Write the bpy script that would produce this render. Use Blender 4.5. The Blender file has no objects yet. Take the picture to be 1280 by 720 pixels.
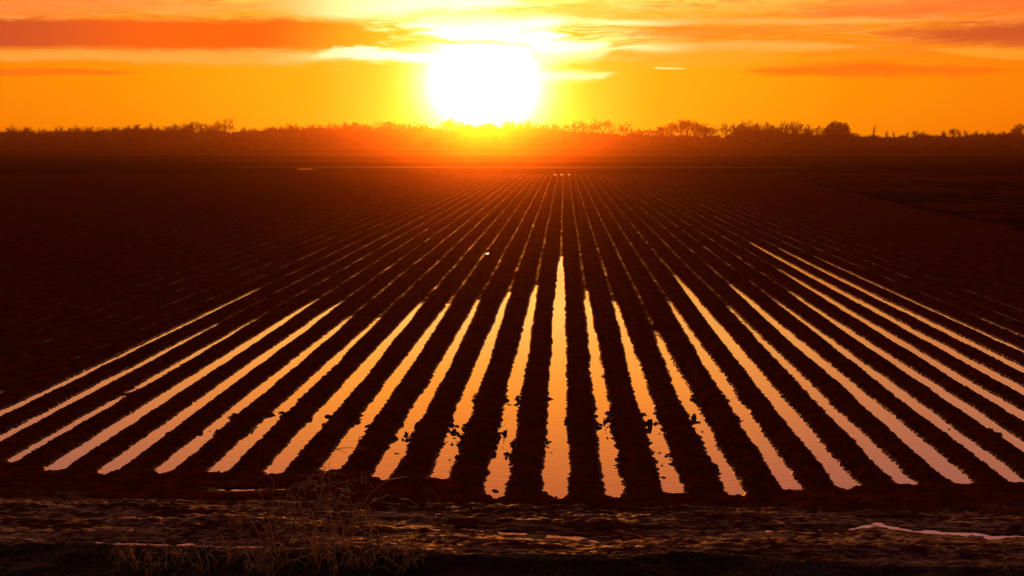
import bpy, math, random
import numpy as np
from mathutils import Vector, Matrix, Euler
random.seed(4)
RNG = np.random.default_rng(4)
C = bpy.context.scene.collection
SC = bpy.context.scene
R = math.radians

# ------------------------------------------------------------------ camera
CAM_H, FPX, PITCH, YAW = 5.81, 1372.0, 7.556, 2.689
cam_d = bpy.data.cameras.new('camera'); cam = bpy.data.objects.new('camera', cam_d); C.objects.link(cam)
cam_d.sensor_width = 36.0; cam_d.lens = 36.0*FPX/1280.0
cam_d.clip_start = 0.1; cam_d.clip_end = 6000
cam.location = (0, 0, CAM_H); cam.rotation_euler = Euler((R(90-PITCH), 0, R(YAW)))
SC.camera = cam
CM = cam.rotation_euler.to_matrix()
def ray(px, py):
    return (CM @ Vector(((px-640)/FPX, -(py-360)/FPX, -1))).normalized()
def ground(px, py, z=0.0):
    d = ray(px, py); t = (z-CAM_H)/d.z
    return (d.x*t, d.y*t)
def azel(px, py):
    d = ray(px, py)
    return math.degrees(math.atan2(d.x, d.y)), math.degrees(math.asin(d.z))

# ------------------------------------------------------------------ colour management / cycles
SC.view_settings.view_transform = 'Standard'; SC.view_settings.look = 'None'
SC.view_settings.exposure = 0.0; SC.view_settings.gamma = 1.0
cy = SC.cycles
cy.caustics_reflective = False; cy.caustics_refractive = False
cy.sample_clamp_indirect = 3.0; cy.max_bounces = 4; cy.diffuse_bounces = 2; cy.glossy_bounces = 3
cy.volume_bounces = 0; cy.transparent_max_bounces = 8

# ------------------------------------------------------------------ world
SUN = ray(605, 103)
SUN_AZ = math.degrees(math.atan2(SUN.x, SUN.y)); SUN_EL = math.degrees(math.asin(SUN.z))
world = bpy.data.worlds.new('World'); SC.world = world; world.use_nodes = True
world.cycles.sampling_method = 'MANUAL'; world.cycles.sample_map_resolution = 512
NT = world.node_tree; NT.nodes.clear()
class V:
    """a scalar socket with arithmetic"""
    nt = None
    def __init__(s, k): s.k = k
    @staticmethod
    def m(op, *a, clamp=False):
        n = V.nt.nodes.new('ShaderNodeMath'); n.operation = op; n.use_clamp = clamp
        for i, v in enumerate(a):
            if isinstance(v, V): V.nt.links.new(v.k, n.inputs[i])
            else: n.inputs[i].default_value = v
        return V(n.outputs[0])
    def __add__(s, o): return V.m('ADD', s, o)
    __radd__ = __add__
    def __sub__(s, o): return V.m('SUBTRACT', s, o)
    def __rsub__(s, o): return V.m('SUBTRACT', o, s)
    def __mul__(s, o): return V.m('MULTIPLY', s, o)
    __rmul__ = __mul__
    def __truediv__(s, o): return V.m('DIVIDE', s, o)
    def abs(s): return V.m('ABSOLUTE', s)
def sstep(v, a, b):
    n = V.nt.nodes.new('ShaderNodeMapRange'); n.interpolation_type = 'SMOOTHSTEP'
    V.nt.links.new(v.k, n.inputs[0])
    if a < b: lo, hi, t0, t1 = a, b, 0, 1
    else: lo, hi, t0, t1 = b, a, 1, 0
    n.inputs[1].default_value = lo; n.inputs[2].default_value = hi
    n.inputs[3].default_value = t0; n.inputs[4].default_value = t1
    return V(n.outputs[0])
def combine(x, y, z):
    n = V.nt.nodes.new('ShaderNodeCombineXYZ')
    for i, v in enumerate((x, y, z)):
        if isinstance(v, V): V.nt.links.new(v.k, n.inputs[i])
        else: n.inputs[i].default_value = v
    return n.outputs[0]
def noise(vec, scale, detail=4, rough=0.55, dist=0.0):
    n = V.nt.nodes.new('ShaderNodeTexNoise'); n.inputs['Scale'].default_value = scale
    n.inputs['Detail'].default_value = detail; n.inputs['Roughness'].default_value = rough
    n.inputs['Distortion'].default_value = dist
    V.nt.links.new(vec, n.inputs['Vector']); return V(n.outputs[0])
def ramp(v, pts, interp='LINEAR'):
    n = V.nt.nodes.new('ShaderNodeValToRGB'); n.color_ramp.interpolation = interp
    V.nt.links.new(v.k, n.inputs[0]); e = n.color_ramp.elements
    while len(e) < len(pts): e.new(0.5)
    for i, (p, c) in enumerate(pts):
        e[i].position = p; e[i].color = (c[0], c[1], c[2], 1)
    return n.outputs[0]
def mixc(f, a, b, mode='MIX'):
    n = V.nt.nodes.new('ShaderNodeMix'); n.data_type = 'RGBA'; n.blend_type = mode
    n.clamp_result = False
    for i, v in ((0, f), (6, a), (7, b)):
        if isinstance(v, V): V.nt.links.new(v.k, n.inputs[i])
        elif isinstance(v, (int, float)): n.inputs[i].default_value = v
        elif isinstance(v, tuple): n.inputs[i].default_value = (*v, 1)
        else: V.nt.links.new(v, n.inputs[i])
    return n.outputs[2]
V.nt = NT
tc = NT.nodes.new('ShaderNodeTexCoord')
nrm = NT.nodes.new('ShaderNodeVectorMath'); nrm.operation = 'NORMALIZE'; NT.links.new(tc.outputs['Generated'], nrm.inputs[0])
sep = NT.nodes.new('ShaderNodeSeparateXYZ'); NT.links.new(nrm.outputs[0], sep.inputs[0])
dx, dy, dz = (V(sep.outputs[i]) for i in range(3))
DEG = 180/math.pi
AZ = V.m('ARCTAN2', dx, dy)*DEG
EL = V.m('ARCSINE', dz)*DEG
dot = NT.nodes.new('ShaderNodeVectorMath'); dot.operation = 'DOT_PRODUCT'
NT.links.new(nrm.outputs[0], dot.inputs[0]); dot.inputs[1].default_value = SUN
TH = V.m('ARCCOSINE', V.m('MINIMUM', V(dot.outputs['Value']), 0.9999999))*DEG
DAZ = (AZ-SUN_AZ).abs()
# clear glow around the sun, by angle from it (degrees / 60)
glow = ramp(TH/60.0, [(0, (9, 8, 6.5)), (2.2/60, (4, 3.4, 2.5)), (2.75/60, (2.1, 1.7, 1.1)), (3.2/60, (1.5, 1.18, .55)), (3.9/60, (1.22, .92, .17)), (4.7/60, (1.12, .74, .05)),
                      (5.8/60, (1.08, .60, .03)), (8.5/60, (1.04, .45, .008)), (12/60, (1.02, .40, .005)),
                      (18/60, (1.0, .31, .002)), (26/60, (1.0, .235, .002)), (40/60, (.75, .17, .02)), (1, (.35, .1, .04))])
# upper sky by elevation, toward the sunset and away from it
up_a = ramp(EL/90.0, [(0, (1.05, .42, .01)), (6/90, (1.2, .48, .02)), (8.5/90, (3.1, 1.55, .30)), (12.5/90, (3.2, .95, .08)), (18/90, (2.4, .52, .13)),
                      (24/90, (.75, .25, .16)), (40/90, (.16, .10, .12)), (1, (.08, .07, .12))])
up_b = ramp(EL/90.0, [(0, (1.0, .22, .0)), (6/90, (1.08, .27, .02)), (9/90, (1.7, .58, .16)), (14/90, (1.5, .46, .22)), (19/90, (1.35, .41, .31)),
                      (26/90, (.45, .19, .18)), (42/90, (.13, .09, .12)), (1, (.08, .07, .12))])
up_c = ramp(EL/90.0, [(0, (.12, .05, .05)), (15/90, (.12, .065, .08)), (40/90, (.10, .07, .11)), (1, (.08, .07, .12))])
upper = mixc(sstep(DAZ, 4, 24), up_a, up_b)
upper = mixc(sstep(DAZ, 40, 110), upper, up_c)
sky = mixc(sstep(EL, 3.0, 9.0), glow, upper)
sky = mixc(sstep(TH, 4.2, 2.2), sky, glow)
# streaky cloud field
wob = noise(combine(AZ*0.10, EL*0.35, 3.0), 1.0, 3)*1.6 - 0.8
ELW = EL + wob*0.55
streak = noise(combine(AZ*0.055, ELW*0.95, 0.0), 1.6, 6, 0.6, 0.25)
fine = noise(combine(AZ*0.30, ELW*2.3, 7.0), 1.6, 6, 0.66, 0.9)
wisp = sstep(streak*0.5 + fine*0.5, 0.48, 0.62)
edge = fine*0.9 - 0.45
NEAR = sstep(TH, 12, 3)            # lit from behind near the sun
thin = sstep(EL, 3.3, 5.2)*sstep(EL, 13, 9)
lit_col = mixc(NEAR, mixc(sstep(DAZ, 8, 18), (1.2, .45, .06), (1.05, .30, .07)), (2.0, 1.4, .45))
dark_col = mixc(NEAR, (1.0, .205, .028), (1.15, .62, .03))
sky = mixc(wisp*thin*0.85, sky, lit_col)
dwisp = sstep(1.0-(streak*0.5 + fine*0.5), 0.50, 0.62)
sky = mixc(dwisp*thin*0.75, sky, dark_col)
FRONT = sstep(dy, .25, .5); YY = V.m('MAXIMUM', dy, .2); UU = dx/YY; VV = dz/YY   # slopes toward the sunset side
def band(x0, y0, x1, y1, half_px, soft, strength, col, rag=0.5, fade=0.35):
    """a long cloud lying along the line from one direction to the other"""
    global sky
    r0, r1 = ray(x0, y0), ray(x1, y1)
    a0, e0, a1, e1 = r0.x/r0.y, r0.z/r0.y, r1.x/r1.y, r1.z/r1.y
    t = (UU - a0)/(a1-a0)
    ec = t*(e1-e0) + e0
    th = half_px/FPX
    ends = sstep(t, -0.02, fade)*sstep(t, 1.02, 1-fade)
    dist = ((VV + wob*(0.010*rag+.003) - ec)/th).abs() + edge*(rag*2.2+.25) + (1-ends)*3.0
    m = sstep(dist, 1+soft, 1-soft)*strength*FRONT
    sky = mixc(m, sky, col)
big = mixc(NEAR, mixc(sstep(DAZ, 15, 24), (1.0, .135, .006), (.62, .09, .022)), (1.15, .60, .02))
bandR = mixc(sstep(DAZ, 14, 25), (1.0, .19, .018), (.62, .10, .022))
peach = mixc(NEAR, (1.05, .30, .075), (1.5, 1.0, .35))
pale = mixc(NEAR, (1.2, .48, .09), (2.7, 2.2, 1.1))
fil = noise(combine(AZ*0.26 + EL*0.5, ELW*3.0, 11.0), 1.5, 7, 0.66, .7)
fm = sstep(fil, .50, .66)*sstep(EL, 4.0, 4.9)*(1-sstep(EL, 8, 14))
sky = mixc(fm*0.45*(1-sstep(DAZ, 14, 26)*.4), sky, mixc(NEAR, (1.15, .47, .11), (2.0, 1.5, .6)))
fd = sstep(fil, .48, .34)*sstep(EL, 4.2, 5.2)*(1-sstep(EL, 8, 14))
sky = mixc(fd*0.40, sky, mixc(NEAR, (1.0, .20, .012), (1.15, .62, .03)))
band(-500, 2, 430, 4, 12, .8, .5, (1.02, .24, .06), .9)
band(200, 12, 760, 4, 12, .7, .75, pale, 1.6)
band(-400, 62, 700, 74, 8, .6, .5, pale, 1.3)
band(40, 40, 500, 62, 13, .6, .55, mixc(NEAR, (1.1, .38, .055), (2.0, 1.3, .3)), 1.0)
band(-800, 30, 585, 47, 17, .28, 1.0, big, .30, .12)
band(-400, 88, 320, 92, 4.5, .5, .8, (1.0, .17, .008), .5)
band(470, 52, 760, 50, 3.0, .6, .8, (1.15, .75, .05), .8)
band(320, 66, 690, 72, 6, .5, .95, pale, 1.9)
band(430, 33, 790, 26, 9, .6, .95, pale, 1.3)
band(460, 44, 780, 42, 6, .5, .95, pale, 1.3)
band(620, 48, 800, 56, 6, .5, .9, pale, 1.8)
band(380, 28, 900, 12, 8, .8, .5, mixc(NEAR, (1.1, .45, .06), (1.3, .75, .10)), 1.2)
band(860, 20, 1500, -6, 10, .6, .6, (1.0, .17, .03), .9)
band(700, 44, 1080, 40, 9, .6, .6, (1.0, .22, .012), 1.0)
band(600, 30, 1300, 21, 4, .8, .75, pale, .8)
band(860, 43, 1900, 43, 15, .6, .95, bandR, .8, .42)
band(660, 62, 1180, 60, 5, .7, .7, pale, .9)
band(1080, 58, 1500, 78, 5, .6, .7, (1.15, .40, .03), .6)
band(820, 93, 1380, 86, 7, .8, .8, (1.0, .16, .006), 1.1)
band(640, 72, 1050, 74, 7, .8, .5, (1.1, .42, .03), .8)
band(800, 85, 872, 86, 1.3, .5, .9, (1.4, .85, .2), .9)
band(620, 96, 800, 93, 5, .9, .5, pale, 1.6)
band(640, 70, 800, 60, 9, .8, .4, pale, .9)
nish = NT.nodes.new('ShaderNodeTexSky'); nish.sky_type = 'NISHITA'; nish.sun_disc = False
nish.sun_elevation = R(SUN_EL); nish.sun_rotation = R(SUN_AZ)
ext = NT.nodes.new('ShaderNodeVectorMath'); ext.operation = 'SCALE'; NT.links.new(nish.outputs[0], ext.inputs[0]); ext.inputs['Scale'].default_value = 0.05
# the clear physical sky shows only high up, between the clouds
NT.links.new((sstep(EL, 25, 60)*0.05).k, ext.inputs['Scale'])
sky = mixc(1.0, sky, ext.outputs[0], 'ADD')
sky = mixc(sstep(EL, -0.2, -3.0), sky, (.10, .03, .01))
bg = NT.nodes.new('ShaderNodeBackground'); NT.links.new(sky, bg.inputs[0]); bg.inputs[1].default_value = 1.0
wo = NT.nodes.new('ShaderNodeOutputWorld'); NT.links.new(bg.outputs[0], wo.inputs[0])

# ------------------------------------------------------------------ sun
sd = bpy.data.lights.new('sun', 'SUN'); sd.energy = 2.2; sd.angle = R(0.6); sd.color = (1.0, .24, .02)
so = bpy.data.objects.new('sun', sd); C.objects.link(so)
so.rotation_euler = (-SUN).to_track_quat('-Z', 'Y').to_euler(); so.location = (-40, 100, 60)

# ------------------------------------------------------------------ object helpers
def mesh_np(name, co, faces):
    """co (n,3); faces (m,3) or (m,4)"""
    me = bpy.data.meshes.new(name)
    co = np.ascontiguousarray(co, dtype=np.float32); faces = np.ascontiguousarray(faces, dtype=np.int32)
    k = faces.shape[1]
    me.vertices.add(len(co)); me.vertices.foreach_set('co', co.ravel())
    me.loops.add(faces.size); me.loops.foreach_set('vertex_index', faces.ravel())
    me.polygons.add(len(faces)); me.polygons.foreach_set('loop_start', np.arange(0, faces.size, k, dtype=np.int32))
    me.polygons.foreach_set('loop_total', np.full(len(faces), k, dtype=np.int32))
    me.update(calc_edges=True)
    return me
def link(name, me, mat=None, parent=None, smooth=False):
    o = bpy.data.objects.new(name, me); C.objects.link(o)
    if mat and me is not None and not me.materials: me.materials.append(mat)
    if smooth: me.polygons.foreach_set('use_smooth', np.ones(len(me.polygons), dtype=bool))
    if parent: o.parent = parent
    return o
def tag(o, label=None, cat=None, group=None, kind=None):
    for k, v in (('label', label), ('category', cat), ('group', group), ('kind', kind)):
        if v: o[k] = v
    return o
def empty(name, loc, rz=0):
    o = bpy.data.objects.new(name, None); C.objects.link(o); o.location = loc; o.rotation_euler = (0, 0, rz); o.empty_display_size = .2
    return o

# ------------------------------------------------------------------ numeric noise
def _h(ix, iy, s):
    h = (ix.astype(np.int64)*374761393 + iy.astype(np.int64)*668265263 + s*2246822519) & 0xFFFFFFFF
    h = ((h ^ (h >> 13))*1274126177) & 0xFFFFFFFF
    h = ((h ^ (h >> 16))*2654435761) & 0xFFFFFFFF
    return ((h ^ (h >> 15)) & 0xFFFFFF)/float(0xFFFFFF)
def vn(x, y, s=0):
    """value noise in -1..1"""
    x, y = np.broadcast_arrays(np.asarray(x, float), np.asarray(y, float))
    ix = np.floor(x); iy = np.floor(y); fx = x-ix; fy = y-iy
    fx = fx*fx*(3-2*fx); fy = fy*fy*(3-2*fy); ix = ix.astype(np.int64); iy = iy.astype(np.int64)
    a = _h(ix, iy, s)*(1-fx) + _h(ix+1, iy, s)*fx
    b = _h(ix, iy+1, s)*(1-fx) + _h(ix+1, iy+1, s)*fx
    return (a*(1-fy)+b*fy)*2-1
def clods(x, y, s=0, keep=1.0):
    """rounded lumps 0..1, one per cell"""
    ix = np.floor(x).astype(np.int64); iy = np.floor(y).astype(np.int64)
    best = np.zeros(np.broadcast(x, y).shape)
    for i in (-1, 0, 1):
        for j in (-1, 0, 1):
            cx = ix+i; cyy = iy+j
            px = cx+.15+.7*_h(cx, cyy, s); py = cyy+.15+.7*_h(cx, cyy, s+1)
            r = .35+.45*_h(cx, cyy, s+2)
            on = _h(cx, cyy, s+3) < keep
            d2 = ((x-px)**2+(y-py)**2)/(r*r)
            best = np.maximum(best, np.where(on, np.sqrt(np.clip(1-d2, 0, 1))*r*1.3, 0))
    return best
def ss(t): t = np.clip(t, 0, 1); return t*t*(3-2*t)

# ------------------------------------------------------------------ the field's shape
X0 = -0.129; Y_END = 204.0
# furrow: far row of the solid water, near row, width of the water (share of the spacing), width further off
FUR = {-13: (476, 600, .16, .7), -12: (352, 600, .34, .8), -11: (396, 600, .34, .9), -10: (388, 583, .24, .9), -9: (366, 596, .40, .85), -8: (368, 597, .38, .85),
       -7: (386, 597, .34, .8), -6: (386, 598, .34, .7), -5: (368, 599, .46, .7), -4: (370, 592, .38, .65), -3: (366, 606, .36, .75),
       -2: (356, 606, .37, .8), -1: (348, 627, .37, .8), 0: (314, 628, .48, 1.), 1: (354, 628, .37, .6), 2: (366, 628, .38, .6),
       3: (402, 626, .34, .6), 4: (366, 619, .37, .55), 5: (336, 617, .42, .8), 6: (370, 614, .30, .5), 7: (345, 612, .50, .55),
       8: (362, 611, .36, .5), 9: (355, 608, .46, .55), 10: (328, 606, .44, .6), 11: (296, 604, .46, .8), 12: (303, 603, .44, .7), 13: (311, 600, .34, .35), 14: (376, 600, .12, .6)}
I_LO, I_HI = -113, 38
def py_of(y):            # photograph row of a ground point far along a furrow
    return 360 + FPX*np.tan(np.arctan2(CAM_H, y) - R(PITCH))
def near_y(i):
    row = FUR.get(i, (0, 600 if i < 0 else 604, 0, 0))[1]
    x = X0+i
    y = 18.0
    for _ in range(30):   # the y on the furrow line that projects to that row
        p = CM.transposed() @ Vector((x, y, -CAM_H))
        r = 360 - FPX*p.y/(-p.z)
        y *= 1 + (r-row)/ (row-178)*0.8
    return y
NX = np.array([X0+i for i in range(-14, 15)]); NY = np.array([near_y(i) for i in range(-14, 15)])
def row_px(x, y):
    m = np.array(CM.transposed())
    X = m[0][0]*x + m[0][1]*y + m[0][2]*(-CAM_H); Yc = m[1][0]*x+m[1][1]*y+m[1][2]*(-CAM_H); Z = m[2][0]*x+m[2][1]*y+m[2][2]*(-CAM_H)
    return 360 + FPX*Yc/Z
def wid(i, y):
    """water width of furrow i at distance y"""
    y = np.asarray(y, float)
    if i not in FUR:
        return np.zeros_like(y) - .02
    far, near, w, k = FUR[i]
    r = row_px(X0+i, y)
    f = ss((r-far)/30.0)*(.45+.55*ss((r-far)/90.0))
    mid = k + (1-k)*ss((r-380)/150.0)
    out = 1.16*w*f*mid*(1 + .20*vn(y*.35, i*7.3, 5) + .15*vn(y*1.1, i*3.1, 6) + .10*vn(y*2.9, i*2.3, 7))
    if i == -10: out = out*(1-.95*np.exp(-((y-24.6)/.5)**2))
    if i == 12: out = out*(1-.0*y)
    return out
def cx(i, y):
    return X0+i + .030*vn(y*.12, i*1.7, 11) + .022*vn(y*.5, i*2.9, 12) + .012*vn(y*1.6, i*5.1, 13)
AMP = .150
def prof(v):
    return np.power(np.clip(np.sin(np.pi*v), 0, 1), 1.55)
PUD = [([(60,681),(130,680)],.07),([(150,680),(176,680)],.08),([(200,682),(232,681)],.12),([(250,684),(310,685),(372,686)],.06),([(263,631),(290,633)],.035),
       ([(278,612),(325,612)],.06),([(490,651),(518,652)],.10),([(573,661),(602,663)],.05),([(620,666),(653,668)],.05),([(690,671),(720,673),(750,678)],.06),
       ([(590,694),(640,696)],.06),([(795,662),(812,662)],.04),([(885,663),(905,663)],.06),([(935,664),(960,664)],.07),([(1012,664),(1038,665)],.10),
       ([(1065,662),(1098,655),(1115,660),(1135,663)],.055),([(1160,665),(1195,668),(1230,669)],.085),([(1236,672),(1300,668)],.07),([(1180,638),(1210,638)],.08),
       ([(912,694),(975,702),(1040,706)],.06),([(1080,705),(1150,709)],.06),([(1250,635),(1290,632)],.05),([(60,622),(84,624)],.03),([(400,668),(455,672)],.04),([(100,645),(128,646)],.035)]
PUDW = [([ground(*p) for p in pl], w) for pl, w in PUD]
def seg_d(x, y, a, b):
    ax, ay = a; bx, by = b; L = (bx-ax)**2+(by-ay)**2
    t = np.clip(((x-ax)*(bx-ax)+(y-ay)*(by-ay))/L, 0, 1)
    return np.hypot((x-ax-t*(bx-ax))*.8, y-ay-t*(by-ay))
bank_px = [(-200,685),(0,686),(140,686),(330,691),(500,697),(650,699),(800,700),(900,697),(1000,706),(1150,712),(1500,716)]
_bp = np.array([ground(*p) for p in bank_px])
def bank_y(x): return np.interp(x, _bp[:, 0], _bp[:, 1]) + .06*vn(x*1.3, 0, 31) + .03*vn(x*5, 0, 32)
def headland(x, y):
    z = .045 + .022*vn(x*.35, y*2.6, 21) + .016*vn(x*.9, y*6.0, 22) + .010*vn(x*3.2, y*11, 23)
    z = z + .030*clods(x*5.5, y*9.0, 24, .7)*(.6+.4*vn(x*.5, y*.8, 29)) + .014*clods(x*13, y*17, 25, .8) + .006*vn(x*30, y*30, 26)
    for pl, w in PUDW:
        for a, b in zip(pl[:-1], pl[1:]):
            d = seg_d(x, y, a, b)
            q = np.exp(-(d/(w*2.0+.22))**2); z = z*(1-.60*q) + .006*q
            d = np.abs(d + w*(.55*vn(x*5, y*12, 33)+.45*vn(x*14, y*26, 34)))
            z = z - .052*np.exp(-(d/(w*.95))**2)*(1+1.0*vn(x*2.9, y*9, 27)+.8*vn(x*9, y*22, 28))
    # grassy bank: low crest, then shaped to fall toward the camera, into shade
    t = np.clip(bank_y(x)-y, 0, 50)
    z = z + .09*ss(t/.12) - np.minimum(.27*np.clip(t-.10, 0, 50), 1.15) + np.minimum(t, .5)*.10*vn(x*2.2, y*2.2, 28)
    return z
def rough(x, y, s):
    lo = np.clip(.55+.45*s, 0, 1)
    d = .024*clods(x*7.0, y*7.0, 41, .75) + .032*clods(x*15.0, y*15.0, 45, .7) + .019*vn(x*27, y*27, 49) + .009*vn(x*3.1, y*3.1, 50)
    return (d-.018)*lo*(1-.62*ss((y-40)/70))
# where lumps of soil choke the near water
LUMPS = [(i, ground(px, py)[1], r) for i, px, py, r in ((-4,405,525,.5),(-3,505,545,.9),(-2,570,535,.9),(-1,632,560,1.6),(-1,650,500,.7),(1,750,530,1.2),(2,815,535,.9),(2,830,580,1.),
         (3,872,522,.4),(-6,350,520,.4),(-7,270,540,.3),(8,1180,540,.4),(12,1220,520,.5),(4,905,500,.5))]
def ridge_height(i, y, v, x):
    """height on the ridge between furrows i and i+1; v runs 0..1 across it"""
    w0, w1 = wid(i, y), wid(i+1, y)
    o0 = AMP*prof(np.clip(w0/2, 0, .5)) - .012*(w0 <= .03)
    o1 = AMP*prof(np.clip(w1/2, 0, .5)) - .012*(w1 <= .03)
    s = prof(v); k = ss(v)
    top = AMP*(1+.12*vn(y*.3, i*9.1, 61))
    z = top*s - (o0*(1-k)+o1*k)*(.35+.65*(1-s))
    # dry furrows keep a little seepage here and there
    dry = (1-s)**6
    z = z + dry*(.0125+.0055*((i < -13) | (i > 16))+.010*vn(y*.7, (i+np.round(v))*4.4, 62)+.013*vn(y*2.3, (i+np.round(v))*4.4, 63))*(np.where(v < .5, w0, w1) < .03)
    z = z + rough(x, y, s)*(1 - .5*(1-s)**2*ss((y-26)/10))
    for fi, fy, r in LUMPS:
        if fi in (i, i+1):
            g = np.exp(-((y-fy)/r)**2)
            z = z + g*.075*clods(x*9, y*9, 71, .30)*(1-s) + g*.045*clods(x*17, y*17, 75, .5)*(1-s)
    ys = np.interp(x, NX, NY) + .16*vn(x*3, y*3, 65) + .12*vn(x*11, y*9, 66)
    t = ss((y-ys)/.55)
    if np.any(t < 1):
        z = np.where(t < 1, headland(x, y)*(1-t)+z*t, z)
    e = ss((y-(Y_END-3))/3)
    return z*(1-e) + e*.05

# ------------------------------------------------------------------ materials
def new_mat(name):
    m = bpy.data.materials.new(name); m.use_nodes = True; V.nt = m.node_tree
    b = m.node_tree.nodes['Principled BSDF']; return m, b
def geo_pos():
    g = V.nt.nodes.new('ShaderNodeNewGeometry'); return g.outputs['Position']
def sepxyz(s):
    n = V.nt.nodes.new('ShaderNodeSeparateXYZ'); V.nt.links.new(s, n.inputs[0]); return [V(n.outputs[i]) for i in range(3)]
def bump(b, h, strength, dist, prev=None):
    n = V.nt.nodes.new('ShaderNodeBump'); n.inputs['Strength'].default_value = strength; n.inputs['Distance'].default_value = dist
    V.nt.links.new(h.k, n.inputs['Height'])
    if prev: V.nt.links.new(prev, n.inputs['Normal'])
    V.nt.links.new(n.outputs[0], b.inputs['Normal']); return n.outputs[0]
def soil_mat(name, base, dark, r_wet, r_dry, zw, spec=.5, streaks=False):
    m, b = new_mat(name); P = geo_pos(); x, y, z = sepxyz(P)
    n1 = noise(P, 2.3, 5); n2 = noise(P, 26, 5, .65); n3 = noise(P, 90, 3, .6)
    wet = V.m('MULTIPLY', sstep(z + n1*.03 - .015, zw, 0.0), 1.0)
    col = mixc(sstep(n1*.5+n2*.5, .38, .64), dark, base)
    col = mixc(wet*.6, col, tuple(c*.55 for c in dark))
    V.nt.links.new(col, b.inputs['Base Color'])
    rr = (1-wet)*(r_dry-r_wet) + r_wet + (n2-.5)*.25
    V.nt.links.new(rr.k, b.inputs['Roughness'])
    if streaks:   # films of standing water left along the wheel tracks
        f = noise(combine(x*.55, y*3.2, 0.0), 1.0, 5, .62); f2 = noise(combine(x*5.0, y*14.0, 4.0), 1.0, 4, .6)
        film = sstep(f*.45+f2*.55 + (n1-.5)*.2, .46, .58)*sstep(y + (n1-.5)*1.2, 17.4, 16.7)
        V.nt.links.new((rr*(1-film) + film*.56).k, b.inputs['Roughness'])
        V.nt.links.new((film*.26 + wet*.05).k, b.inputs['Specular IOR Level'])
    else:
        V.nt.links.new((wet*.16).k, b.inputs['Specular IOR Level'])
    b.inputs['Specular Tint'].default_value = ((1, .72, .6, 1) if streaks else (1, .45, .25, 1))
    p = bump(b, n2, .7, .03); bump(b, n3, .8 if streaks else .5, .012 if streaks else .008, p)
    return m
M_SOIL = soil_mat('wet_ploughed_soil', (.095, .0155, .0042), (.042, .0068, .0020), .40, .85, .035, .0)
M_MUD = soil_mat('rutted_wet_mud', (.080, .0140, .0045), (.034, .0062, .0024), .45, .85, .03, .0, True)
M_BANK = soil_mat('turf_bank', (.016, .006, .003), (.008, .003, .0015), .8, .9, -1.0, .0)
def far_soil(name, a, c, rough_, spec=.2):
    m, b = new_mat(name); P = geo_pos(); x, y, z = sepxyz(P)
    n1 = noise(combine(x*.012, y*.05, 0.0), 1.0, 6, .6); n2 = noise(P, 1.3, 4)
    V.nt.links.new(mixc(sstep(n1*.7+n2*.3, .35, .65), a, c), b.inputs['Base Color'])
    b.inputs['Roughness'].default_value = rough_; b.inputs['Specular IOR Level'].default_value = spec
    bump(b, n2, .8, .3); return m
M_GROUND = far_soil('fallow_ground', (.012, .0028, .0012), (.024, .006, .0025), .9, .0)
M_STUB = far_soil('stubble', (.035, .010, .004), (.055, .018, .007), .85, .0)
M_TRACK = far_soil('wet_track', (.05, .02, .01), (.08, .035, .018), .6, .0)
M_VERGE = far_soil('grass_verge', (.075, .012, .0036), (.045, .008, .0025), .9, .0)
m, b = new_mat('muddy_water'); M_WATER = m
b.inputs['Base Color'].default_value = (.030, .016, .010, 1); b.inputs['Roughness'].default_value = .02; b.inputs['IOR'].default_value = 1.75
P = geo_pos(); x, y, z = sepxyz(P)
bump(b, noise(combine(x*3.0, y*9.0, 0.0), 1.0, 3, .5), .10, .02)
m, b = new_mat('bark'); M_BARK = m
P = geo_pos(); V.nt.links.new(mixc(noise(P, 1.5, 4), (.030, .020, .013), (.070, .048, .032)), b.inputs['Base Color']); b.inputs['Roughness'].default_value = .85
b.inputs['Specular IOR Level'].default_value = .1
m, b = new_mat('evergreen_leaf'); M_LEAF = m
P = geo_pos(); V.nt.links.new(mixc(noise(P, .8, 4), (.016, .022, .008), (.045, .055, .020)), b.inputs['Base Color']); b.inputs['Roughness'].default_value = .7
b.inputs['Specular IOR Level'].default_value = .1
def straw(name, a, c):
    m, b = new_mat(name); P = geo_pos()
    col = mixc(noise(P, 7, 3), a, c); V.nt.links.new(col, b.inputs['Base Color']); b.inputs['Roughness'].default_value = .6
    tr = V.nt.nodes.new('ShaderNodeBsdfTranslucent'); V.nt.links.new(col, tr.inputs[0])
    mx = V.nt.nodes.new('ShaderNodeMixShader'); mx.inputs[0].default_value = .45
    V.nt.links.new(b.outputs[0], mx.inputs[1]); V.nt.links.new(tr.outputs[0], mx.inputs[2])
    V.nt.links.new(mx.outputs[0], V.nt.nodes['Material Output'].inputs['Surface']); return m
M_STRAW = straw('dry_stalk', (.26, .15, .05), (.46, .28, .09))
M_GRASS = straw('dead_grass', (.05, .028, .012), (.12, .065, .025))

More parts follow.
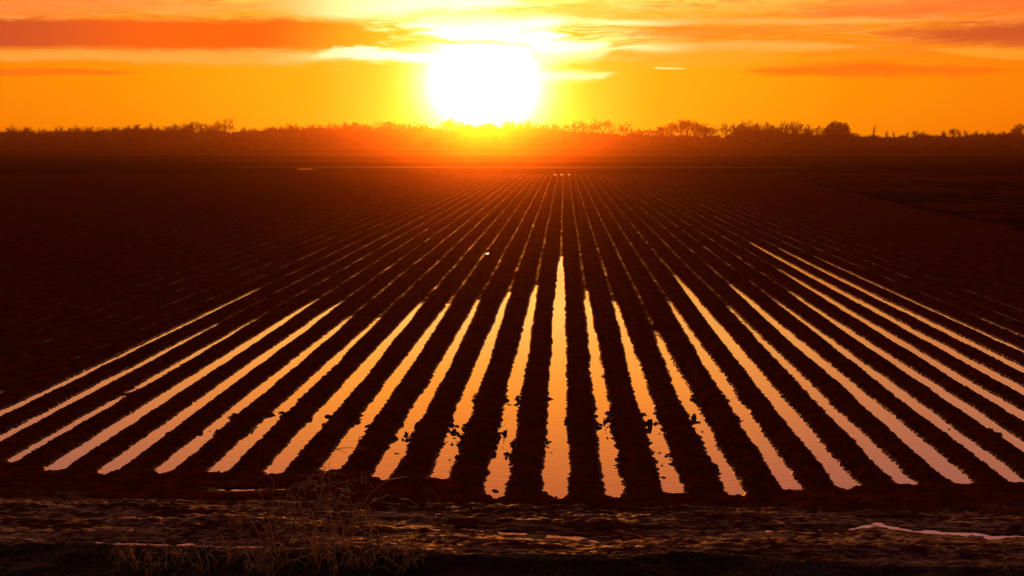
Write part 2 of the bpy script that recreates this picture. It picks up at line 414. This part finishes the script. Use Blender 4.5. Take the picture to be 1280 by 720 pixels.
# ------------------------------------------------------------------ ridged field
def rows(y0, y1, d0, p):
    ys = [y0]
    while ys[-1] < y1: ys.append(ys[-1] + d0*(ys[-1]/18.0)**p)
    ys[-1] = y1
    return np.array(ys)
FIELD_Y0 = 17.0
LV = [(rows(FIELD_Y0, 30, .031, 1.3), 32), (rows(30, 68, .031, 1.3), 16), (rows(68, Y_END, .033, 1.3), 8)]
def right_start(x):      # where the ragged right-hand edge of the field lets a ridge begin
    return np.interp(x, [29.4, 30.5, 33.5, 37.5], [0, 85, 138, 196])
field = empty('ploughed_field', (0, 0, 0)); tag(field, kind='structure')
for i in range(I_LO, I_HI):
    xc = X0+i+.5
    ymin = max(FIELD_Y0, (abs(xc)-3.0)/ (.60 if xc < 0 else .52))
    if xc > 29.4: ymin = max(ymin, float(right_start(xc)))
    if ymin > Y_END-8: continue
    CO, FA, base = [], [], 0
    for L, (ys, n) in enumerate(LV):
        if ys[-1] <= ymin: continue
        k0 = max(0, np.searchsorted(ys, ymin)-1); yy = ys[k0:]
        v = np.linspace(0, 1, n+1)
        a, b2 = cx(i, yy), cx(i+1, yy)
        X = a[:, None] + (b2-a)[:, None]*v[None, :]; Y = np.repeat(yy[:, None], n+1, 1)
        Z = ridge_height(i, Y, np.repeat(v[None, :], len(yy), 0), X)
        if L < 2:
            X[-1, 1::2] = (X[-1, 0:-1:2]+X[-1, 2::2])/2; Z[-1, 1::2] = (Z[-1, 0:-1:2]+Z[-1, 2::2])/2
        CO.append(np.stack([X, Y, Z], -1).reshape(-1, 3))
        r_, c_ = np.meshgrid(np.arange(len(yy)-1), np.arange(n), indexing='ij'); q = (r_*(n+1)+c_).ravel()+base
        FA.append(np.stack([q, q+1, q+n+2, q+n+1], -1)); base += len(yy)*(n+1)
    link('soil_ridge', mesh_np('soil_ridge', np.concatenate(CO), np.concatenate(FA)), M_SOIL, field, True)
for i in range(-40, 30):
    x = X0+i; y0 = max(float(np.interp(x, NX, NY))-.7, (abs(x)-3.5)/.6, 17.3)
    if y0 > 190: continue
    # the water lies level in each furrow, a long narrow sheet that reaches under the ridges on both sides
    y1 = Y_END-2
    ysw = np.linspace(y0, y1, 60)
    co = np.array([[cx(i, t)+s*.42, t, 0.0] for t in ysw for s in (-1, 1)], dtype=float)
    fa = [[2*k, 2*k+1, 2*k+3, 2*k+2] for k in range(len(ysw)-1)]
    link('furrow_water', mesh_np('furrow_water', co, np.array(fa)), M_WATER, field)

# ------------------------------------------------------------------ muddy headland and bank in front
def grid(xs, ys, f):
    X, Y = np.meshgrid(xs, ys); Z = f(X, Y); n = len(xs)
    r_, c_ = np.meshgrid(np.arange(len(ys)-1), np.arange(n-1), indexing='ij'); q = (r_*n+c_).ravel()
    return np.stack([X, Y, Z], -1).reshape(-1, 3), np.stack([q, q+1, q+n+1, q+n], -1)
co, fa = grid(np.arange(-12.5, 12.5, .036), np.arange(13.2, FIELD_Y0+.06, .030), lambda x, y: headland(x, y)-.002*(y > FIELD_Y0))
mud = link('mud_track', mesh_np('mud_track', co, fa), M_MUD, None, True); tag(mud, kind='structure')
mud.data.materials.append(M_BANK)
mid = co[fa].mean(1); mi = (bank_y(mid[:, 0])-.03 > mid[:, 1]).astype(np.int32)
mud.data.polygons.foreach_set('material_index', mi)
co, fa = grid(np.arange(-30, 30, .25), np.concatenate([[-30], np.arange(2, 13.3, .3)]), lambda x, y: np.minimum(headland(x, y), 3.4))
bank = link('turf_bank', mesh_np('turf_bank', co, fa), M_BANK, None, True); tag(bank, kind='structure')
xs = np.linspace(-12.3, 12.3, 200)
co = np.concatenate([np.stack([xs, bank_y(xs)-.10, xs*0], -1), np.stack([xs, xs*0+17.1, xs*0], -1)]); k = np.arange(199)
pw = link('puddle_water', mesh_np('puddle_water', co, np.stack([k, k+1, k+201, k+200], -1)), M_WATER); tag(pw, kind='structure')

# ------------------------------------------------------------------ far ground
def gz(x, y):
    z = 3.0*ss((y-430)/420) + .05 + .05*vn(x*.05, y*.05, 81)
    inside = (y > 14) & (y < Y_END-2) & (x < np.interp(y, [0, 85, 138, 196], [29.0, 30.5, 33.5, 37.0])) & (x > -118)
    z = np.where(inside, -.5, z + .05)
    return np.where(y <= 17.5, -1.6, z)
xs = np.unique(np.concatenate([np.arange(-890, -100, 10), np.arange(-120, 60, .5), np.arange(60, 891, 10)]))
ysg = np.unique(np.concatenate([np.arange(-55, 14, 3), np.arange(14.4, 100, .8), np.arange(100, 201, 1.5), [201.5, 202.5, 203.5], np.arange(205, 320, 2), np.arange(320, 1240, 12)]))
co, fa = grid(xs, ysg, gz)
g = link('ground', mesh_np('ground', co, fa), M_GROUND, None, True); tag(g, kind='structure')
def sheet(name, x0, x1, y0, y1, mat, dz, wob=1.0, seed=0):
    xs = np.linspace(x0, x1, 90)
    ya = y0 + wob*vn(xs*.02, 0, seed); yb = y1 + wob*vn(xs*.02, 0, seed+1)
    co, base = [], 0; nv = 6
    for k in range(nv):
        yy = ya + (yb-ya)*k/(nv-1)
        co.append(np.stack([xs, yy, gzs(xs, yy)+dz], -1))
    co = np.concatenate(co); n = len(xs)
    r_, c_ = np.meshgrid(np.arange(nv-1), np.arange(n-1), indexing='ij'); q = (r_*n+c_).ravel()
    o = link(name, mesh_np(name, co, np.stack([q, q+1, q+n+1, q+n], -1)), mat, None, True); tag(o, kind='structure'); return o
def gzs(x, y): return 3.0*ss((y-430)/420) + .17 + 0*x
sheet('farm_track', -75, 55, 243, 262, M_TRACK, .0, 2, 91)
sheet('farm_track', -120, 190, 330, 352, M_STUB, .02, 5, 93)
sheet('stubble_field', -700, 800, 470, 540, M_STUB, .03, 12, 95)
sheet('stubble_field', -800, -60, 640, 760, M_STUB, .03, 12, 97)
co, fa = grid(np.arange(-14, 70, .4)+44, np.arange(70, 212, .5), lambda x, y: .10+.07*vn(x*.8, y*.4, 99)+.06*vn(x*.15, y*.08, 98)+.04*clods(x*1.3, y*.9, 97, .8)
              - .6*(x < np.interp(y, [0, 85, 138, 196, 215], [29.8, 31.2, 34.2, 37.8, 39.5])) - .17*np.exp(-(((x-ground(1100, 242)[0])/1.6)**2+((y-ground(1100, 242)[1])/1.7)**2)))
vg = link('field_verge', mesh_np('field_verge', co, fa), M_VERGE, None, True); tag(vg, kind='structure')
def pool(px, py, rx, ry, z):
    gx, gy = ground(px, py, z); n = 28
    co = [[gx, gy, z]] + [[gx+rx*math.cos(t)*(1+.2*math.sin(3*t+px)), gy+ry*math.sin(t)*(1+.2*math.cos(5*t)), z] for t in np.linspace(0, 2*math.pi, n, endpoint=False)]
    fa = [[0, 1+k, 1+(k+1) % n] for k in range(n)]
    o = link('puddle_water', mesh_np('puddle_water', np.array(co), np.array(fa)), M_WATER); tag(o, kind='structure')
pool(1100, 242, 1.3, 1.5, .06)
pool(382, 211.3, 1.7, 3.0, .21)
for px in (694, 702, 711): pool(px, 218.2, .22, 3.0, .16)
pool(610, 317, .13, .45, .12)
# low levee across the far right and far left
def levee(x0, x1, y, h):
    n = 60; xs = np.linspace(x0, x1, n); co = []
    for x in xs:
        hh = h*(1+.08*vn(x*.02, 0, 5)); zb = float(gzs(x, y))-.4
        for oy, oz in ((-9, 0), (-3, hh), (3, hh), (9, 0)): co.append([x, y+oy+4*float(vn(x*.005, 1, 7)), zb+oz])
    fa = [[k*4+j, k*4+4+j, k*4+5+j, k*4+1+j] for k in range(n-1) for j in range(3)]
    o = link('levee', mesh_np('levee', np.array(co, float), np.array(fa)), M_GROUND, None, True); tag(o, kind='structure')
levee(70, 760, 640, 1.5); levee(-760, -200, 690, 1.2)

# ------------------------------------------------------------------ soil clods lying in the near water
def clod_mesh(seed):
    import bmesh
    bm = bmesh.new(); bmesh.ops.create_icosphere(bm, subdivisions=2, radius=1)
    for v in bm.verts:
        p = v.co.copy(); k = 1+.28*float(vn(p.x*2+seed*5, p.y*2+p.z*3, seed))+.12*float(vn(p.x*6+seed, p.y*6-p.z*5, seed+1))
        v.co = Vector((p.x*k, p.y*k*.8, p.z*k*.55))
    me = bpy.data.meshes.new('soil_clod'); bm.to_mesh(me); bm.free(); return me
CM_ = [clod_mesh(s) for s in (1, 2, 3)]
for k, (px, py, r, lab) in enumerate([(411, 521, .11, 'larger dark mud clod of the pair in the furrow behind the tall dry weed'), (405, 531, .075, 'smaller dark mud clod of the pair in the furrow behind the tall dry weed'),
        (352, 516, .075, 'flat dark clod standing alone in the water left of the tall dry weed'),
        (498, 531, .06, 'upper small clod in the water of the third furrow left of the widest ribbon'),
        (496, 567, .055, 'lower round clod in the water of the third furrow left of the widest ribbon'),
        (571, 533, .07, 'oval clod in the clod-choked second furrow left of the widest ribbon'),
        (568, 548, .05, 'small low clod in the clod-choked second furrow left of the widest ribbon'),
        (619, 614, .075, 'clod at the foot of the furrow just left of the widest ribbon'),
        (759, 534, .045, 'tiny dark clod in the first furrow right of the widest ribbon'),
        (829, 597, .06, 'dark clod low in the second furrow right of the widest ribbon'),
        (824, 566, .055, 'dark clod halfway up the second furrow right of the widest ribbon'),
        (872, 528, .07, 'clod bridging the water of the third furrow right of the widest ribbon')]):
    gx, gy = ground(px, py)
    o = link('mud_clod', CM_[k % 3], M_SOIL, None, True); o.location = (gx, gy, -.012); o.scale = (r, r, r); o.rotation_euler = (0, 0, k*1.7)
    tag(o, lab, 'mud clod', 'mud clods standing in the furrow water')

# ------------------------------------------------------------------ tubes, trees
def tubes(segs, n=3):
    """segs: list of (points, radii) -> joined tapered tubes"""
    CO, FA, base = [], [], 0
    for pts, rad in segs:
        pts = [Vector(p) for p in pts]; m = len(pts)
        for k, p in enumerate(pts):
            d = (pts[min(k+1, m-1)]-pts[max(k-1, 0)]);
            if d.length < 1e-9: d = Vector((0, 0, 1))
            d.normalize(); a = d.orthogonal().normalized(); c = d.cross(a)
            for j in range(n):
                t = 2*math.pi*j/n; q = p + (a*math.cos(t)+c*math.sin(t))*rad[k]; CO.append((q.x, q.y, q.z))
        for k in range(m-1):
            for j in range(n):
                FA.append((base+k*n+j, base+k*n+(j+1) % n, base+(k+1)*n+(j+1) % n, base+(k+1)*n+j))
        base += m*n
    return np.array(CO), np.array(FA)
def make_bare(seed, spread, clear, twig, levels=4, dens=1.0):
    """unit-height bare tree: trunk and a crown of limbs and twigs"""
    rg = random.Random(seed); tr, cr = [], []
    lean = Vector((rg.uniform(-.06, .06), rg.uniform(-.06, .06), 0))
    tp = [Vector((0, 0, -.02)), Vector((0, 0, clear*.5))+lean*.3, Vector((0, 0, clear))+lean, Vector((0, 0, clear+.22))+lean*1.8, Vector((0, 0, clear+.42))+lean*2.2]
    tr.append((tp, [.030, .024, .021, .013, .005]))
    def grow(p, d, L, r, lev):
        pts = [p]; q = p.copy(); dd = d.copy()
        for k in range(3):
            dd = (dd + Vector((rg.uniform(-.22, .22), rg.uniform(-.22, .22), .10))).normalized(); q = q + dd*L/3; pts.append(q.copy())
        cr.append((pts, [r, r*.8, r*.6, r*.4]))
        if lev == 0: return
        n = rg.choice((3, 4, 4, 5)) if lev > 1 else rg.choice((4, 5, 6))
        for k in range(int(round(n*dens))):
            t = rg.uniform(.3, 1); j = min(2, int(t*3)); a = pts[j].lerp(pts[j+1], t*3-j)
            ax = dd.orthogonal(); ax.rotate(Matrix.Rotation(rg.uniform(0, 6.283), 3, dd))
            nd = (dd*rg.uniform(.6, 1.1) + ax.normalized()*rg.uniform(.4, .95)).normalized()
            grow(a, nd, L*rg.uniform(.5, .75), max(r*.55, twig*1.35), lev-1)
    for k in range(8):
        z = clear + (k/8)*.34; t = (z-0)/(clear+.42)
        a = k*2.4 + rg.uniform(-.4, .4); base = Vector((0, 0, z))+lean*min(1.6, z/clear)
        up = .55 + .9*(k/8)
        grow(base, Vector((math.cos(a)*spread, math.sin(a)*spread, up)).normalized(), (.36-.10*k/8)*(.8+.4*spread), .011, levels-1)
    zmax = max(p.z for s in cr for p in s[0]); f = 1/zmax
    for s in tr+cr:
        for p in s[0]: p *= f
    rr = lambda L: [(p, [x*f for x in r]) for p, r in L]
    return mesh_np('trunk', *tubes(rr(tr), 5)), mesh_np('crown', *tubes(rr(cr), 3))
PR = {'spreading': [make_bare(s, .95, .22, .0028) for s in (1, 2, 3)],
      'narrow': [make_bare(s, .42, .25, .0026) for s in (11, 12)],
      'bushy': [make_bare(s, 1.1, .10, .0035, 4, 1.15) for s in (21, 22)],
      'slender': [make_bare(31, .22, .35, .003, 2)],
      'shrub': [make_bare(s, .8, .05, .006, 3, 1.2) for s in (41, 42)]}
def leaf_ball(seed, fn, n, size):
    rg = np.random.default_rng(seed); pts = []
    while len(pts) < n:
        p = rg.uniform(-1, 1, 3); p[2] = (p[2]+1)/2
        if fn(p): pts.append(p)
    pts = np.array(pts); d1 = rg.normal(size=(n, 3)); d2 = rg.normal(size=(n, 3))
    d1 /= np.linalg.norm(d1, axis=1)[:, None]; d2 /= np.linalg.norm(d2, axis=1)[:, None]
    co = np.stack([pts, pts+d1*size, pts+d2*size*.8], 1).reshape(-1, 3)
    return mesh_np('crown', co, np.arange(3*n).reshape(-1, 3))
trk = mesh_np('trunk', *tubes([([(0, 0, -.02), (0, 0, .3), (0, 0, .7)], [.035, .025, .01])], 6))
PR['evergreen'] = [(trk, leaf_ball(5, lambda p: (p[0]**2+p[1]**2)/(.34 if p[2] < .5 else .34*max(.05, 1-1.1*(p[2]-.5)**1.5*1.6)) + ((p[2]-.5)/.5)**4 < 1+.25*math.sin(p[0]*9)*math.cos(p[1]*8+p[2]*7), 3600, .075))]
PR['conical'] = [(trk, leaf_ball(6, lambda p: math.hypot(p[0], p[1]) < .30*(1-p[2])+.03 and p[2] > .05, 900, .09))]
def place_tree(kind, px, top, dist, label, wscale=1.0, k=0, group=None, base_z=None, nm=None):
    d = ray(px, top); t = dist/d.y
    x, y, zt = d.x*t, dist, CAM_H + d.z*t
    zb = float(gzs(x, y))-.1 if base_z is None else base_z
    h = (zt-zb)*(1.04 if kind != 'evergreen' else 1.0); tr, cr = PR[kind][k % len(PR[kind])]
    nm = nm or {'evergreen': 'evergreen_tree', 'conical': 'cedar_tree', 'shrub': 'bare_shrub'}.get(kind, 'bare_tree')
    e = empty(nm, (x, y, zb), (px*1.7) % 6.28); e.scale = (h*wscale, h*wscale, h)
    tag(e, label, 'shrub' if nm == 'bare_shrub' else 'tree', group)
    link('trunk', tr, M_BARK, e); link('crown', cr, M_LEAF if kind in ('evergreen', 'conical') else M_BARK, e)
ORD = ['first', 'second', 'third', 'fourth', 'fifth', 'sixth', 'seventh', 'eighth', 'ninth', 'tenth', 'eleventh', 'twelfth']
CL = [
 ('low bare tree, %s from the left end of the treeline', [(13,155,'narrow',1),(27.5,158,'bushy',1.1),(38,160,'bushy',1),(51.5,159,'spreading',1),(70,156,'spreading',1.1),(82,160,'bushy',1),(96,156,'spreading',1.1)]),
 ('rounded bare tree, %s along the level wood left of the lone tall tree', [(118,158,'bushy',1.2),(136,158,'bushy',1.2),(148,157.5,'spreading',1),(165,157,'bushy',1.3),(180,155.5,'bushy',1.4),(192,153,'slender',1),(205,157,'bushy',1.1),(216,154,'narrow',1)]),
 ('bare tree with open crown, %s in the clump just left of the lone tall tree', [(226,152.5,'spreading',1),(240,151,'bushy',1.1),(256,153,'spreading',.9),(266,157,'bushy',.9)]),
 ('small bare tree, %s right of the lone tall tree', [(303,157,'spreading',1),(316,159.5,'bushy',1),(330,159,'bushy',1.1),(345,157.5,'bushy',1.2)]),
 ('reddish bare tree, %s along the rising wood between lone tree and sun', [(360,154,'spreading',1),(370,153,'narrow',1.1),(380,154,'spreading',1),(389,155,'narrow',1.2),(401,155.5,'bushy',1),(414,152,'spreading',1),(427,152,'spreading',1),(436,155,'bushy',1)]),
 ('yellow-lit bare tree, %s from the left in the row before the sun glow', [(444,153,'narrow',1.2),(454,154,'spreading',1),(463,153,'spreading',1),(477,149.5,'spreading',.9),(486,152,'narrow',1.3),(498,151,'spreading',1.1),(513,149.5,'spreading',1.1),(524,154,'bushy',1),(538,155,'bushy',1.1)]),
 ('tree dissolving in glow, %s from the left under the sun', [(582,152,'bushy',1),(594,155,'bushy',1),(605,152,'bushy',1.3),(620,152,'bushy',1.2),(635,147,'narrow',1.4),(646,150,'bushy',1.2),(657,150,'bushy',1.2),(670,154,'bushy',1.3),(686,153,'bushy',1.1),(699,155,'bushy',1.2)]),
 ('small bare tree, %s in the low gap right of the twin broad trees', [(763,161,'shrub',1),(788,161,'shrub',.8),(802,160,'bushy',.9),(817,158,'bushy',1.3),(829,155.5,'spreading',.9),(840,154,'narrow',1)]),
 ('tall airy bare tree, %s from the left in the see-through stand', [(851,148.5,'spreading',1.05),(859,150.5,'narrow',1.3),(868,149.5,'spreading',1),(882,154,'bushy',1),(891,156,'spreading',1),(905,152,'spreading',.9)]),
 ('bare tree, %s in the dense stand left of the dark round evergreen', [(922,153,'bushy',1),(933,155,'bushy',1.1),(943,148.5,'spreading',1.1),(955,152,'spreading',1),(972,156,'bushy',1.1),(984,150.5,'spreading',1),(993,151,'spreading',1),(1001,155,'bushy',1),(1012,161,'bushy',1),(1027,156.5,'spreading',.9)]),
 ('thin stunted tree, %s in the low scrub right of the dark evergreen', [(1108.6,163,'slender',1),(1119,164,'slender',1),(1131.7,164,'slender',1.3),(1144,163.5,'narrow',1),(1150,163.5,'slender',1.5),(1158,165,'shrub',1)]),
 ('small scrubby tree, %s from the left near the right end of the treeline', [(1179.5,163.5,'conical',1.3),(1192,161,'narrow',1.3),(1199,163,'slender',1.5),(1211,162,'slender',1.6),(1217,163,'slender',1.5),(1225,164,'shrub',1),(1237,162,'narrow',1.2),(1246,165,'shrub',1),(1257,163.5,'bushy',1),(1264,163,'bushy',1),(1271,157,'narrow',1.1),(1276,155,'narrow',1.1)]),
]
n = 0
for lab, L in CL:
    for q, (px, top, kind, ws) in enumerate(L):
        place_tree(kind, px, top, 880+ (n*37) % 50, lab % ORD[q], ws, n, 'bare trees of the far treeline'); n += 1
place_tree('spreading', 279.5, 146, 870, 'lone tall bare tree standing well above the left half of the treeline', 1.05, 1)
place_tree('spreading', 557, 147, 872, 'broad glowing bare tree just left of the sun, its left crown', 1.15, 0)
place_tree('spreading', 569, 146, 876, 'broad glowing bare tree just left of the sun, its right crown', 1.1, 2)
place_tree('spreading', 725, 150, 872, 'left one of the twin broad bare trees right of the sun', 1.15, 2)
place_tree('spreading', 748.5, 147.5, 874, 'right, larger one of the twin broad bare trees right of the sun', 1.3, 0)
place_tree('spreading', 778.5, 151, 870, 'slender bare tree standing alone right of the twin broad trees', .8, 1)
place_tree('evergreen', 1046.5, 151.5, 866, 'dark dense round-headed evergreen, the only solid crown on the treeline', .98, 0)
place_tree('bushy', 1063, 165.5, 868, 'low rounded bush at the right foot of the dark evergreen', 1.6, 0)
place_tree('slender', 1091, 156, 866, 'thin dead snag rising alone from the low scrub right of the evergreen', .7, 0, None, None, 'dead_snag')
place_tree('shrub', 950, 207.5, 207, 'tiny bare shrub at the far right corner of the ploughed ridges', .7, 0, None, .1)

# dense wood behind, one mass
mt = np.array([(-250,163),(-60,162),(0,163),(60,163),(120,161),(180,159),(215,160),(300,162),(340,160),(420,158.5),(480,159),(600,157),(680,158),(700,161),(760,166),(840,168),(910,169),(925,160),(965,162),(1000,165),(1035,167),(1052,165),(1075,169),(1140,169.5),(1200,168),(1260,167),(1300,165),(1450,164),(1600,164)], float)
nB = 130000
pxs = RNG.uniform(-230, 1530, nB); dist = RNG.uniform(895, 960, nB)
jag = vn(pxs*.09, 0, 101)*1.6 + vn(pxs*.28, 0, 102)*1.1
tp = np.interp(pxs, mt[:, 0], mt[:, 1]) - .3 + jag
az = np.arctan2((pxs-640)/FPX, 1.0) - R(YAW)
X = np.tan(az)*dist; ztop = CAM_H + (178-tp)/FPX*dist
zb = gzs(X, dist)-.2
u = RNG.uniform(0, 1, nB)**1.15
Zc = zb + (ztop-zb)*u
L = RNG.uniform(.7, 2.2, nB)*(1-.45*u); W = RNG.uniform(.14, .50, nB)*(1.7-1.2*u)
dr = RNG.normal(size=(nB, 3))*np.array([.55, .55, .4]) + np.array([0, 0, .8]); dr /= np.linalg.norm(dr, axis=1)[:, None]
sd_ = RNG.normal(size=(nB, 3)); sd_[:, 2] *= .3; sd_ /= np.linalg.norm(sd_, axis=1)[:, None]
nC = 30000; Zc[:nC] = (zb + (ztop-zb)*RNG.uniform(0, .84, nB))[:nC]; W[:nC] = RNG.uniform(.4, .9, nC); L[:nC] = RNG.uniform(1.2, 2.4, nC)
P0 = np.stack([X, dist, Zc], 1)
co = np.stack([P0-sd_*W[:, None]-dr*L[:, None]*.5, P0+sd_*W[:, None]-dr*L[:, None]*.5, P0+dr*L[:, None]*.5], 1).reshape(-1, 3)
cpx = np.arange(-232, 1534, 1.1); n_ = len(cpx)
def thicket(D, f, seed):
    a_ = np.arctan2((cpx-640)/FPX, 1.0) - R(YAW); xx = np.tan(a_)*D
    t_ = np.interp(cpx, mt[:, 0], mt[:, 1]) + vn(cpx*.09, 0, 101)*1.6 + vn(cpx*.28, 0, 102)*1.1 + vn(cpx*.7, 0, seed)*1.2
    b_ = gzs(xx, D)-.3; zt_ = b_ + (CAM_H + (178-t_)/FPX*D - b_)*f
    P = [np.stack([xx, xx*0+D-5, b_], 1), np.stack([xx, xx*0+D-3+vn(cpx*.4, 1, seed), (b_+zt_)/2], 1), np.stack([xx, xx*0+D+vn(cpx*.5, 2, seed)*2, zt_], 1), np.stack([xx, xx*0+D+8, b_+(zt_-b_)*.7], 1), np.stack([xx, xx*0+D+10, b_], 1)]
    v_ = np.stack(P, 1).reshape(-1, 3); k_ = np.arange(n_-1)*5
    f_ = []
    for j in range(4): f_ += [np.stack([k_+j, k_+5+j, k_+6+j], 1), np.stack([k_+j, k_+6+j, k_+1+j], 1)]
    return v_, np.concatenate(f_)
fa_ = [np.arange(3*nB).reshape(-1, 3)]; base_ = 3*nB
for D_, f_, s_ in ((912, .74, 201), (930, .84, 203), (948, .88, 205)):
    v_, q_ = thicket(D_, f_, s_); co = np.concatenate([co, v_]); fa_.append(q_+base_); base_ += len(v_)
wd = link('woodland', mesh_np('woodland', co, np.concatenate(fa_)), M_BARK)
tag(wd, 'dense dark bare woodland mass forming the foot of the far treeline', 'woodland', None, 'stuff')

# ------------------------------------------------------------------ dry weeds and grass on the bank
def bank_pt(px, py):
    """the point of the near ground seen at that place in the photograph"""
    d = ray(px, py); t = 8.0
    while t < 40:
        q = Vector((0, 0, CAM_H)) + d*t
        if q.z < float(headland(np.array(q.x), np.array(q.y))): break
        t += .05
    return q
def weed(px, py, h, n, spread, seed, label):
    rg = random.Random(seed); b0 = bank_pt(px, py)
    e = empty('dry_weed', b0); tag(e, label, 'weed', 'dry weeds on the near bank')
    for s in range(n):
        a = rg.uniform(0, 6.283); lean = rg.uniform(.1, .9)*spread; H = h*1.3*rg.uniform(.45, 1.0)
        pts = []; q = Vector((rg.uniform(-.1, .1)*spread, rg.uniform(-.1, .1)*spread, -.03)); d = Vector((math.cos(a)*lean, math.sin(a)*lean, 1)).normalized(); K = 7
        for k in range(K+1):
            pts.append(q.copy())
            d = (d + Vector((rg.uniform(-.38, .38), rg.uniform(-.38, .38), rg.uniform(-.15, .05)-.14*k))*.8*(k/K+.35)).normalized(); q = q + d*H/K
        segs = [(pts, [.0075*(1-.8*k/K) for k in range(K+1)])]
        for t in range(rg.randint(3, 6)):
            j = rg.randint(2, K-1); p = pts[j]; dd = (pts[j+1]-pts[j]).normalized() + Vector((rg.uniform(-1, 1), rg.uniform(-1, 1), rg.uniform(-.3, .8)))
            dd.normalize(); tl = H*rg.uniform(.10, .26); tw = [p]
            for r_ in range(3):
                dd = (dd + Vector((rg.uniform(-.4, .4), rg.uniform(-.4, .4), rg.uniform(-.6, .1)))).normalized(); tw.append(tw[-1]+dd*tl/3)
            segs.append((tw, [.0055, .0045, .004, .002]))
        link('stalk', mesh_np('stalk', *tubes(segs, 3)), M_STRAW, e)
WE = [(x_, y_, h_, int(n_*1.3), s_, l_) for x_, y_, h_, n_, s_, l_ in [(430, 690, 2.05, 5, .8, 'tallest dry weed, its bent tips reaching across the flooded furrows'),
      (395, 700, 1.5, 9, 1.0, 'bushy dry weed directly in front of the tallest one'),
      (352, 705, 1.2, 9, 1.2, 'curled dry weed left of the tallest weed on the bank'),
      (455, 708, 1.1, 8, 1.1, 'sprawling dry weed right of the tallest weed on the bank'),
      (500, 712, .85, 8, 1.2, 'low dry weed at the right end of the weedy stretch'),
      (318, 712, .9, 8, 1.2, 'low curled dry weed, fourth left of the tallest one'),
      (290, 704, .7, 7, 1.1, 'short dry weed just above the bank edge below the leftmost puddle chain'),
      (252, 714, .6, 7, 1.3, 'short tangled dry weed near the bottom edge, left of centre in the weeds'),
      (215, 706, .55, 7, 1.2, 'short dry weed beside the broad puddle on the left'),
      (180, 715, .75, 9, 1.1, 'leafy dry weed at the left part of the bank near the bottom edge'),
      (158, 700, .45, 6, 1.2, 'leftmost small dry weed hanging over the bank edge'),
      (410, 716, .9, 9, 1.3, 'dense low dry weed at the bottom edge below the tallest one'),
      (375, 668, .7, 6, 1.2, 'thin dry weed rooted in the mud left of the tallest weed'),
      (470, 668, .6, 6, 1.3, 'thin dry weed rooted in the mud right of the tallest weed'),
      (335, 716, .8, 9, 1.2, 'dense dry weed at the bottom edge below the curled one'),
      (520, 704, .5, 5, 1.2, 'last sparse dry weed toward the middle of the bank'),
      (362, 640, .5, 7, 1.5, 'curled weed out on the mud between the bank and the ridge ends'),
      (428, 635, .55, 7, 1.5, 'spreading weed on the mud right under the tallest weed tips'),
      (455, 606, .35, 5, 1.5, 'tiny weed at the ridge end right of the tallest weed'),
      (345, 668, .5, 7, 1.4, 'weed in the mud at the left edge of the thick weedy patch'),
      (300, 660, .4, 6, 1.4, 'small weed standing on the mud left of the thick weedy patch'),
      (440, 655, .5, 8, 1.4, 'dense weed tangle on the mud near the small bright puddle'),
      (405, 610, .55, 6, 1.3, 'dry weed at the near end of the furrow behind the tallest weed'),
      (375, 612, .45, 6, 1.4, 'low curled weed at the near end of the ridge left of the tallest weed')]]
for k, (px, py, h, n_, sp, lab) in enumerate(WE): weed(px, py, h, n_, sp, 300+k, lab)
# short dead grass over the bank: one mass
nG = 26000
gx = RNG.uniform(-8.5, 8.5, nG); gy = bank_y(gx) - RNG.uniform(-.02, 1.9, nG)
keep = (vn(gx*.8, gy*1.2, 111) > -.35 + .5*(gx > -1.5)); gx, gy = gx[keep], gy[keep]; nG = len(gx)
gzv = headland(gx, gy)-.01
Lg = RNG.uniform(.04, .15, nG); d = RNG.normal(size=(nG, 3))*np.array([.6, .6, .1]) + np.array([0, 0, .7]); d /= np.linalg.norm(d, axis=1)[:, None]
w = RNG.normal(size=(nG, 3)); w[:, 2] = 0; w /= np.linalg.norm(w, axis=1)[:, None]; w *= .004
P0 = np.stack([gx, gy, gzv], 1); mid_ = P0+d*Lg[:, None]*.6; tip = mid_ + (d*.5+w*60)*Lg[:, None]*.5
co = np.stack([P0-w, P0+w, mid_+w*.7, mid_-w*.7, tip], 1).reshape(-1, 3); bidx = np.arange(nG)*5
fa = np.concatenate([np.stack([bidx, bidx+1, bidx+2], 1), np.stack([bidx, bidx+2, bidx+3], 1), np.stack([bidx+3, bidx+2, bidx+4], 1)])
gr = link('grass', mesh_np('grass', co, fa), M_GRASS); tag(gr, 'short dead grass covering the dark bank along the bottom edge', 'grass', None, 'stuff')

# ------------------------------------------------------------------ haze volume, added to imitate lens glare below the sun
m = bpy.data.materials.new('haze'); m.use_nodes = True; nt = m.node_tree; nt.nodes.clear()
pv = nt.nodes.new('ShaderNodeVolumePrincipled'); pv.inputs['Color'].default_value = (1.0, .42, .10, 1)
pv.inputs['Density'].default_value = 2.6e-4; pv.inputs['Anisotropy'].default_value = .962
mo = nt.nodes.new('ShaderNodeOutputMaterial'); nt.links.new(pv.outputs[0], mo.inputs['Volume'])
x0, x1, y0, y1, z0, z1 = -900, 900, -60, 1250, -2.7, 27
co = np.array([[x, y, z] for z in (z0, z1) for y in (y0, y1) for x in (x0, x1)], float)
fa = np.array([[0, 2, 3, 1], [4, 5, 7, 6], [0, 1, 5, 4], [2, 6, 7, 3], [0, 4, 6, 2], [1, 3, 7, 5]])
hz = link('haze', mesh_np('haze', co, fa), m); tag(hz, 'thin warm haze over the whole field, added to imitate lens glare', 'haze', None, 'stuff')
